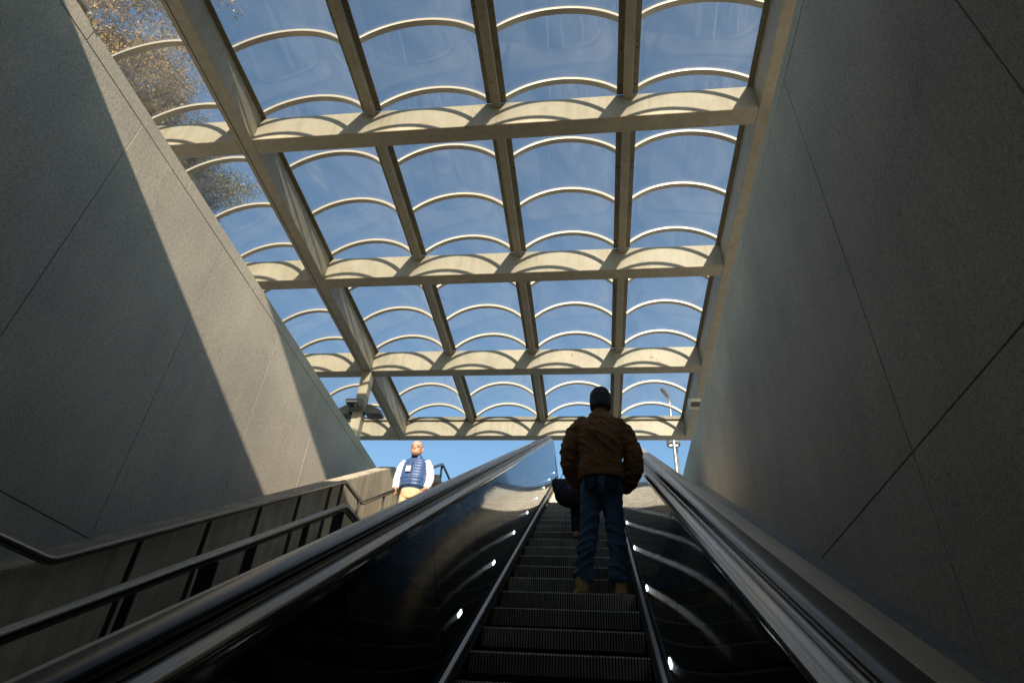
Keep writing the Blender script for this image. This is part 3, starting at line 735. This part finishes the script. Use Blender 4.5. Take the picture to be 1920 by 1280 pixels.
def ridged(p, f, ax):
    q = Vector((p.x*ax[0], p.y*ax[1], p.z*ax[2]))*f
    return 1-abs(noise.noise(q))*2.2
# ---- man in the brown jacket (seen from behind)
MX, MY, MZ = .045, 4.98, yz(Y0S, 1.28)+.001
def mp(x, y, z): return Vector((MX+x, MY+y, MZ+z))
man = thing('person', 'rider seen from behind in brown jacket, dark jeans, tan boots and grey beanie', 'person', (MX, MY, MZ))
bm = bmesh.new()
loft(bm, [(mp(0, 0, .90), .13, .09), (mp(0, 0, 1.05), .14, .10), (mp(0, 0, 1.25), .16, .11), (mp(0, 0, 1.42), .17, .10), (mp(.0, .0, 1.50), .10, .07)])
limb(bm, [mp(.01, .0, 1.46), mp(.015, .01, 1.56), mp(.02, .02, 1.66)], [.07, .058, .06])
head_lofts(bm, mp(.02, .03, 1.605), 1, 1.02)
for sx in (-1, 1):
    limb(bm, [mp(sx*.15, 0, 1.45), mp(sx*.245, .03, 1.17), mp(sx*.20, .17, 1.00)], [.05, .042, .034])
    hand_lofts(bm, mp(sx*.185, .19, .99), Vector((-sx*.5, .55, -.35)), Vector((0, -.3, -1)), Vector((0, .5, .4)), 1, .5)
    limb(bm, [mp(sx*.08, 0, .95), mp(sx*.11, .01, .55), mp(sx*.135-.0, -.01, .16), mp(sx*.14, .03, .06)], [.065, .045, .04, .035])
body = obj('body', fuse(bm, .009, 2, name='body'), skin, man, smooth=True)
# jacket
def jacket_disp(p, n):
    q = p-Vector((MX, MY, MZ))
    a = Matrix.Rotation(R(-38), 3, 'Y')@q
    r1 = max(0, ridged(Vector((a.x*2.2, q.y, a.z*7.5)), 1.25, (1, 1, 1)))**2
    r2 = max(0, ridged(Vector((q.x*3+3, q.y*2, q.z*13+5)), 1.1, (1, 1, 1)))**3
    sl = min(1, max(0, (abs(q.x)-.15)/.06))
    low = min(1, max(0, (1.25-q.z)/.25))
    r3 = max(0, ridged(Vector((a.x*7, q.y*4, a.z*16+2)), 1.3, (1, 1, 1)))**2
    jit = noise.noise(Vector((q.x*6, q.y*6, q.z*5)))
    seam = math.exp(-((abs(q.x-.01)-.158)/.009)**2)*.007 if q.y < .02 and 1.0 < q.z < 1.46 else 0
    return (.020*r1*(1-.5*sl)+.012*r2*(.25+.7*sl+.4*low))*(.85+.9*jit)+.008*r3-seam-.009
bm = bmesh.new()
loft(bm, [(mp(.012, 0, .955), .178, .128), (mp(.01, 0, .985), .188, .135), (mp(.01, -.005, 1.06), .185, .133), (mp(.008, -.015, 1.20), .190, .138), (mp(.008, -.02, 1.33), .203, .140),
          (mp(.008, -.012, 1.43), .202, .128), (mp(.01, -.005, 1.495), .165, .105), (mp(.015, .0, 1.535), .105, .085), (mp(.018, .008, 1.56), .078, .078)], 28, 2.5)
limb(bm, [mp(-.135, -.005, 1.475), mp(-.205, -.015, 1.38), mp(-.262, -.02, 1.22), mp(-.262, .02, 1.09), mp(-.225, .09, 1.0), mp(-.165, .16, .965)], [.075, .082, .074, .068, .062, .055], 18)
limb(bm, [mp(.150, -.005, 1.475), mp(.222, -.015, 1.37), mp(.287, -.02, 1.20), mp(.290, .02, 1.06), mp(.250, .09, .97), mp(.185, .16, .94)], [.075, .084, .078, .073, .066, .056], 18)
jk = obj('jacket', fuse(bm, .0075, 2, jacket_disp, 'jacket'), M['canvas'], man, smooth=True)
bm = bmesh.new()   # collar: upright band open at the front
def collar(bm, c, r0, r1, z0, z1, dy=0):
    n = 36; vs = []
    for k in range(n+1):
        a = R(100)+R(340)*k/n
        row = []
        for (z_, r_) in ((z0, r0), ((z0+z1)/2, (r0+r1)/2+.004), (z1, r1), (z1, r1-.009), (z0, r0-.012)):
            wob = .0025*math.sin(a*5+z_*60)
            row.append(bm.verts.new(c+Vector((math.cos(a)*(r_+wob), math.sin(a)*(r_+wob)*.98+dy*(z_-z0), z_))))
        vs.append(row)
    for p, q in zip(vs, vs[1:]):
        for i in range(4): bm.faces.new((p[i], p[i+1], q[i+1], q[i]))
        bm.faces.new((p[4], p[0], q[0], q[4]))
collar(bm, mp(.02, .008, 0), .096, .084, 1.515, 1.60, .15); obj('collar', bm, M['canvas'], jk, auto=60)
bm = bmesh.new(); loft(bm, [(mp(.012, 0, .945), .180, .130), (mp(.012, 0, .950), .189, .139), (mp(.012, 0, .985), .193, .143), (mp(.012, 0, .990), .186, .136)], 32, 2.5); obj('hem_band', bm, M['canvas'], jk, auto=50)
# jeans
def jean_disp(p, n):
    q = p-Vector((MX, MY, MZ)); side = 1 if q.x > 0 else -1
    r = max(0, ridged(Vector((q.x*5*side, q.y*4, q.z*11+q.x*6*side+side*3)), 1.05, (1, 1, 1)))**2
    lowk = .35+.9*min(1, max(0, (.72-q.z)/.3))
    return .0155*r*lowk-.006
bm = bmesh.new()
loft(bm, [(mp(.01, .005, .80), .15, .115), (mp(.01, .0, .87), .168, .132), (mp(.01, .0, .95), .162, .125), (mp(.01, .0, 1.0), .15, .115)], 26, 2.4)
limb(bm, [mp(-.070, 0, .90), mp(-.078, .0, .74), mp(-.092, .012, .56), mp(-.108, .0, .42), mp(-.128, -.012, .27), mp(-.134, -.005, .16), mp(-.135, .0, .125)], [.098, .088, .074, .070, .068, .074, .070], 20)
limb(bm, [mp(.092, 0, .90), mp(.098, .0, .74), mp(.112, .012, .56), mp(.120, .0, .42), mp(.128, -.010, .27), mp(.132, -.005, .16), mp(.133, .0, .13)], [.098, .088, .076, .072, .070, .078, .076], 20)
jn = obj('jeans', fuse(bm, .0075, 2, jean_disp, 'jeans'), M['denim'], man, smooth=True)
for sx in (-1, 1):
    bm = bmesh.new()
    prof = [(-.052, .935), (.052, .935), (.055, .84), (0, .81), (-.055, .84)]
    cxp = .01+sx*.083
    def bk(x, z, lift): 
        u = (x+cxp-.01)/.172; yb = -(.134+(-.01 if z > .9 else 0))*max(.0, 1-abs(u)**2.4)**(1/2.4)
        return mp(x+cxp, yb-lift, z)
    g_ = 5; rows = []
    for i in range(7):
        zt_ = .935-(.12)*i/6; row = []
        for j in range(g_+1):
            x_ = -.052+.104*j/g_; zz_ = zt_ - (0 if i < 6 else (.02*(1-abs(x_)/.052)-.01))
            row.append(bm.verts.new(bk(x_, zz_, .012)))
        rows.append(row)
    for a, b in zip(rows, rows[1:]):
        for j in range(g_): bm.faces.new((a[j], b[j], b[j+1], a[j+1]))
    bmesh.ops.solidify(bm, geom=bm.faces[:], thickness=.006); obj('back_pocket', bm, M['denim2'], jn, smooth=True)
# boots
for sx, hx_, yaw in ((-1, -.150, R(14)), (1, .140, R(-16))):
    bm = bmesh.new(); b0 = mp(hx_, -.005, 0)
    rot = Matrix.Rotation(yaw, 3, 'Z')
    P = lambda x, y, z: b0+rot@Vector((x, y, z))
    loft(bm, [(P(0, .0, .03), .045, .052), (P(0, .0, .07), .045, .055), (P(0, .005, .12), .048, .056), (P(0, .0, .185), .056, .060)], 20, 2.3)
    limb(bm, [P(0, -.035, .045), P(0, .05, .055), P(0, .14, .05), P(0, .21, .042), P(0, .245, .035)], [.040, .046, .048, .042, .024], 16)
    bt = obj('boot', fuse(bm, .006, 2, lambda p, n: .004*max(0, ridged(p*9, 1, (1, 1, 2))), 'boot'), M['suede'], man, smooth=True)
    bm = bmesh.new(); pr = [(-.036, -.06), (.036, -.06), (.046, -.02), (.040, .06), (.052, .16), (.044, .24), (.02, .272), (-.02, .272), (-.044, .24), (-.052, .16), (-.040, .06), (-.046, -.02)]
    A = [bm.verts.new(P(x, y, 0)) for x, y in pr]; B = [bm.verts.new(P(x, y, .028)) for x, y in pr]
    bm.faces.new(A[::-1]); bm.faces.new(B)
    for i in range(12): bm.faces.new((A[i], A[(i+1) % 12], B[(i+1) % 12], B[i]))
    obj('sole', bm, M['sole'], bt)
    bm = bmesh.new()   # padded cuff at ankle
    tube(bm, [P(.058*math.cos(a), .062*math.sin(a), .185) for a in [2*math.pi*i/18 for i in range(19)]], .009, 8); obj('ankle_collar', bm, M['suede'], bt, smooth=True)
# beanie
bm = bmesh.new()
hc = mp(.022, .03, 1.605)
loft(bm, [(hc+Vector((0, -.014, .035)), .086, .098), (hc+Vector((0, -.010, .06)), .0925, .110), (hc+Vector((0, -.006, .10)), .095, .116), (hc+Vector((0, -.006, .15)), .096, .118), (hc+Vector((0, -.008, .19)), .088, .108),
          (hc+Vector((0, -.012, .225)), .068, .082), (hc+Vector((0, -.014, .245)), .042, .05), (hc+Vector((0, -.014, .252)), .015, .02)], 26, 2.1)
obj('beanie', fuse(bm, .006, 2, lambda p, n: .005*max(0, ridged(Vector((p.x*5, p.y*5, p.z*12)), 1, (1, 1, 1))), 'beanie'), M['knit'], man, smooth=True)
# ---- rider ahead, almost hidden
k2 = round((6.55-Y0S)/RUN); WY = Y0S+RUN*k2; WZ = yz(WY, 1.28)+.001
WX, WYc = -.13, WY+.16
def wp(x, y, z): return Vector((WX+x, WYc+y, WZ+z))
wom = thing('person', 'rider in black mostly hidden ahead of the brown jacket, red shoes', 'person', (WX, WYc, WZ))
bm = bmesh.new()
loft(bm, [(wp(0, 0, .75), .12, .09), (wp(0, 0, .95), .12, .09), (wp(0, 0, 1.12), .14, .10), (wp(0, 0, 1.22), .14, .09), (wp(0, 0, 1.28), .07, .06)])
limb(bm, [wp(0, 0, 1.24), wp(.0, .01, 1.36)], [.05, .048]); head_lofts(bm, wp(0, .03, 1.30), 1, .93)
for sx in (-1, 1):
    limb(bm, [wp(sx*.13, 0, 1.2), wp(sx*.19, .01, 1.0), wp(sx*.175, .10, .82)], [.042, .034, .026])
    hand_lofts(bm, wp(sx*.172, .11, .80), Vector((0, .3, -.9)), Vector((-sx, 0, 0)), Vector((0, 1, 0)), .9, .6)
    limb(bm, [wp(sx*.07, 0, .8), wp(sx*.075, .01, .42), wp(sx*.075, -.01, .08), wp(sx*.078, .02, .04)], [.08, .052, .034, .03])
obj('body', fuse(bm, .010, 2, name='body2'), skin2, wom, smooth=True)
bm = bmesh.new()
loft(bm, [(wp(0, 0, .72), .165, .125), (wp(0, 0, .9), .160, .12), (wp(0, -.01, 1.08), .170, .125), (wp(0, -.005, 1.20), .165, .11), (wp(0, 0, 1.265), .10, .08), (wp(0, .005, 1.30), .07, .07)], 24)
for sx in (-1, 1): limb(bm, [wp(sx*.12, 0, 1.21), wp(sx*.185, -.005, 1.10), wp(sx*.205, .01, .98), wp(sx*.185, .09, .83)], [.062, .062, .055, .045])
obj('coat', fuse(bm, .010, 2, lambda p, n: .010*max(0, ridged(p*5, 1, (1, 1, 2)))-.004, 'coat'), fabric('black_coat', (.012, .012, .013)), wom, smooth=True)
bm = bmesh.new()
for sx in (-1, 1): limb(bm, [wp(sx*.072, 0, .78), wp(sx*.078, .0, .45), wp(sx*.076, -.005, .12)], [.088, .062, .046])
obj('trousers', fuse(bm, .010, 1, name='trousers'), fabric('black_trousers', (.012, .012, .016)), wom, smooth=True)
bm = bmesh.new(); hw_ = wp(0, .03, 1.30)
loft(bm, [(hw_+Vector((0, -.05, -.02)), .07, .05), (hw_+Vector((0, -.03, .05)), .082, .08), (hw_+Vector((0, -.02, .12)), .084, .10), (hw_+Vector((0, -.02, .18)), .078, .095), (hw_+Vector((0, -.02, .225)), .045, .05)], 20)
obj('hair', fuse(bm, .008, 2, name='hair'), simple('dark_hair', (.012, .010, .009), .5), wom, smooth=True)
for sx in (-1, 1):
    bm = bmesh.new(); limb(bm, [wp(sx*.078, -.045, .03), wp(sx*.078, .03, .04), wp(sx*.078, .12, .03), wp(sx*.078, .16, .02)], [.028, .036, .036, .02])
    obj('shoe', bm, simple('red_shoe', (.35, .02, .02), .4), wom, smooth=True)
# bag
BXc, BY_, BZ = -.295, WYc-.12, WZ+.52
bag = thing('handbag', 'black bag with purple lettering hanging beside the rider ahead', 'bag', (BXc, BY_, BZ))
bm = bmesh.new(); loft(bm, [(Vector((BXc+.02, BY_, BZ-.155)), .055, .04), (Vector((BXc+.01, BY_, BZ-.13)), .095, .065), (Vector((BXc, BY_, BZ-.07)), .130, .08), (Vector((BXc-.005, BY_, BZ)), .145, .085), (Vector((BXc-.01, BY_, BZ+.09)), .160, .085), (Vector((BXc-.01, BY_, BZ+.12)), .155, .070)], 30, 3.2)
obj('pouch', fuse(bm, .008, 2, lambda p, n: .006*max(0, ridged(p*7, 1, (1, 1, 1))), 'pouch'), fabric('black_nylon', (.010, .011, .013), .6), bag, smooth=True)
bm = bmesh.new(); tube(bm, [(BXc-.10, BY_, BZ+.10), (BXc-.02, BY_+.02, BZ+.33), (BXc+.06, BY_+.06, BZ+.62), (BXc+.09, BY_+.10, BZ+.72), (BXc+.11, BY_+.08, BZ+.60), (BXc+.12, BY_+.02, BZ+.12)], (.020), 4, ratio=.2, sq=2)
obj('strap', bm, M['black'], bag)
bm = bmesh.new()
loft(bm, [(Vector((BXc-.01, BY_, BZ+.112)), .163, .078), (Vector((BXc-.01, BY_, BZ+.128)), .165, .080)], 30, 3.2); obj('zip_edge', bm, M['black'], bag)
def text_mesh(s, size, ext=.001):
    cu = bpy.data.curves.new('t', 'FONT'); cu.body = s; cu.size = size; cu.extrude = ext; cu.shear = .25; cu.align_x = 'CENTER'
    o = bpy.data.objects.new('t', cu); C.objects.link(o); dg = bpy.context.evaluated_depsgraph_get(); dg.update()
    me = bpy.data.meshes.new_from_object(o.evaluated_get(dg)); bpy.data.objects.remove(o); me.materials.clear(); return me
pur = simple('purple_print', (.22, .10, .42), .6)
for (s_, sz, dz, dx) in (('A', .085, .005, -.035), ('mes', .05, -.0, .03), ('~~~~', .05, -.035, .02)):
    me = text_mesh(s_, sz); me.transform(Matrix.Translation((BXc+.03+dx, BY_-.093, BZ+dz))@Matrix.Rotation(R(8), 4, 'Y')@Matrix.Rotation(R(90), 4, 'X'))
    obj('lettering', me, pur, bag)
# ---- man in the blue vest walking down
VX, VY, VZ = -2.92, 9.38, LZ+.001
def vp(x, y, z): return Vector((VX+x*1.08, VY+y*1.08, VZ+z*1.075))
vm = thing('person', 'bald man in blue quilted vest, white sleeves and khaki trousers on the stairs', 'person', (VX, VY, VZ))
bm = bmesh.new()
loft(bm, [(vp(0, 0, .92), .15, .12), (vp(0, -.02, 1.1), .165, .14), (vp(0, 0, 1.3), .17, .12), (vp(0, 0, 1.44), .17, .10), (vp(0, .0, 1.51), .09, .07)])
limb(bm, [vp(0, 0, 1.48), vp(-.005, -.02, 1.60)], [.068, .066]); head_lofts(bm, vp(-.008, -.06, 1.525), -1, 1.20)
for sx in (-1, 1):
    limb(bm, [vp(sx*.18, 0, 1.42), vp(sx*.245, .005, 1.22), vp(sx*.250, -.015, 1.13), vp(sx*.23, -.09, 1.0)], [.045, .034, .030, .028])
    hand_lofts(bm, vp(sx*.228, -.10, .985), Vector((-sx*.35, -.3, -.8)), Vector((-sx, 0, .1)), Vector((0, -1, 0)), 1.08, .55)
    limb(bm, [vp(sx*.09, 0, .95), vp(sx*.10, -.02, .5), vp(sx*.10, .0, .1), vp(sx*.10, -.03, .05)], [.09, .06, .045, .04])
obj('body', fuse(bm, .009, 2, name='body3'), skin, vm, smooth=True)
def vest_disp(p, n):
    z_ = (p.z-VZ)/1.075
    return .010*abs(math.sin(math.pi*(z_-.95)/.055))**.6-.004
bm = bmesh.new()
loft(bm, [(vp(0, -.01, .99), .165, .135), (vp(0, -.02, 1.03), .20, .17), (vp(0, -.03, 1.15), .213, .178), (vp(0, -.015, 1.30), .205, .15), (vp(0, 0, 1.42), .200, .125), (vp(0, 0, 1.475), .165, .10), (vp(0, 0, 1.51), .105, .085), (vp(0, -.01, 1.55), .085, .085)], 30, 2.4)
ve = obj('vest', fuse(bm, .0075, 2, vest_disp, 'vest'), fabric('blue_quilted_nylon', (.028, .07, .19), .45), vm, smooth=True)
bm = bmesh.new(); barbox(bm, vp(0, -.205, 1.02), vp(0, -.175, 1.42), .012, .006); obj('zip', bm, M['black'], ve)
bm = bmesh.new(); barbox(bm, vp(-.045, -.222, 1.21), vp(-.045, -.214, 1.30), .075, .006, up=Vector((0, 1, 0))); obj('badge', bm, simple('white_badge', (.8, .8, .8), .4), ve)
bm = bmesh.new()
for sx in (-1, 1): limb(bm, [vp(sx*.160, 0, 1.455), vp(sx*.215, .0, 1.36), vp(sx*.246, .008, 1.24), vp(sx*.252, -.008, 1.14), vp(sx*.247, -.045, 1.07), vp(sx*.231, -.085, 1.0)], [.068, .070, .066, .066, .058, .046], 18)
obj('shirt_sleeves', fuse(bm, .008, 2, lambda p, n: .008*max(0, ridged(p*6, 1, (1, 1, 2)))-.003, 'shirt'), fabric('white_cotton', (.78, .79, .82), .8), vm, smooth=True)
bm = bmesh.new()
loft(bm, [(vp(0, 0, .84), .155, .12), (vp(0, -.01, .93), .168, .14), (vp(0, -.01, 1.01), .165, .135)], 26, 2.3)
for sx in (-1, 1): limb(bm, [vp(sx*.085, 0, .90), vp(sx*.098, -.02, .5), vp(sx*.10, .01, .07)], [.10, .078, .065], 18)
obj('trousers', fuse(bm, .009, 2, lambda p, n: .008*max(0, ridged(p*5, 1, (1, 1, 2)))-.003, 'khaki'), fabric('khaki_cotton', (.52, .38, .22), .8), vm, smooth=True)
bm = bmesh.new(); loft(bm, [(vp(0, -.01, 1.0), .172, .142), (vp(0, -.01, 1.025), .172, .142)], 28, 2.3); obj('belt', bm, M['black'], vm)
bm = bmesh.new(); hcz = vp(-.008, -.06, 1.525)
for sx in (-1, 1):
    tube(bm, [hcz+Vector((sx*.034+.026*math.cos(a), -.118, .135+.019*math.sin(a))) for a in [2*math.pi*i/14 for i in range(15)]], .0035, 6)
    tube(bm, [hcz+Vector((sx*.06, -.118, .138)), hcz+Vector((sx*.094, .01, .135))], .0035, 6)
tube(bm, [hcz+Vector((-.01, -.122, .138)), hcz+Vector((.01, -.122, .138))], .0035, 6); obj('glasses', bm, M['black'], vm)
bm = bmesh.new()
loft(bm, [(hcz+Vector((0, -.032, -.012)), .045, .06), (hcz+Vector((0, -.030, .02)), .064, .084), (hcz+Vector((0, -.028, .05)), .068, .082)], 20); obj('beard', fuse(bm, .007, 2, name='beard'), simple('grey_brown_beard', (.20, .11, .07), .9), vm, smooth=True)
for sx in (-1, 1):
    bm = bmesh.new(); limb(bm, [vp(sx*.10, .06, .04), vp(sx*.10, -.03, .05), vp(sx*.10, -.13, .04), vp(sx*.10, -.18, .03)], [.034, .045, .045, .025]); obj('shoe', bm, M['black'], vm, smooth=True)
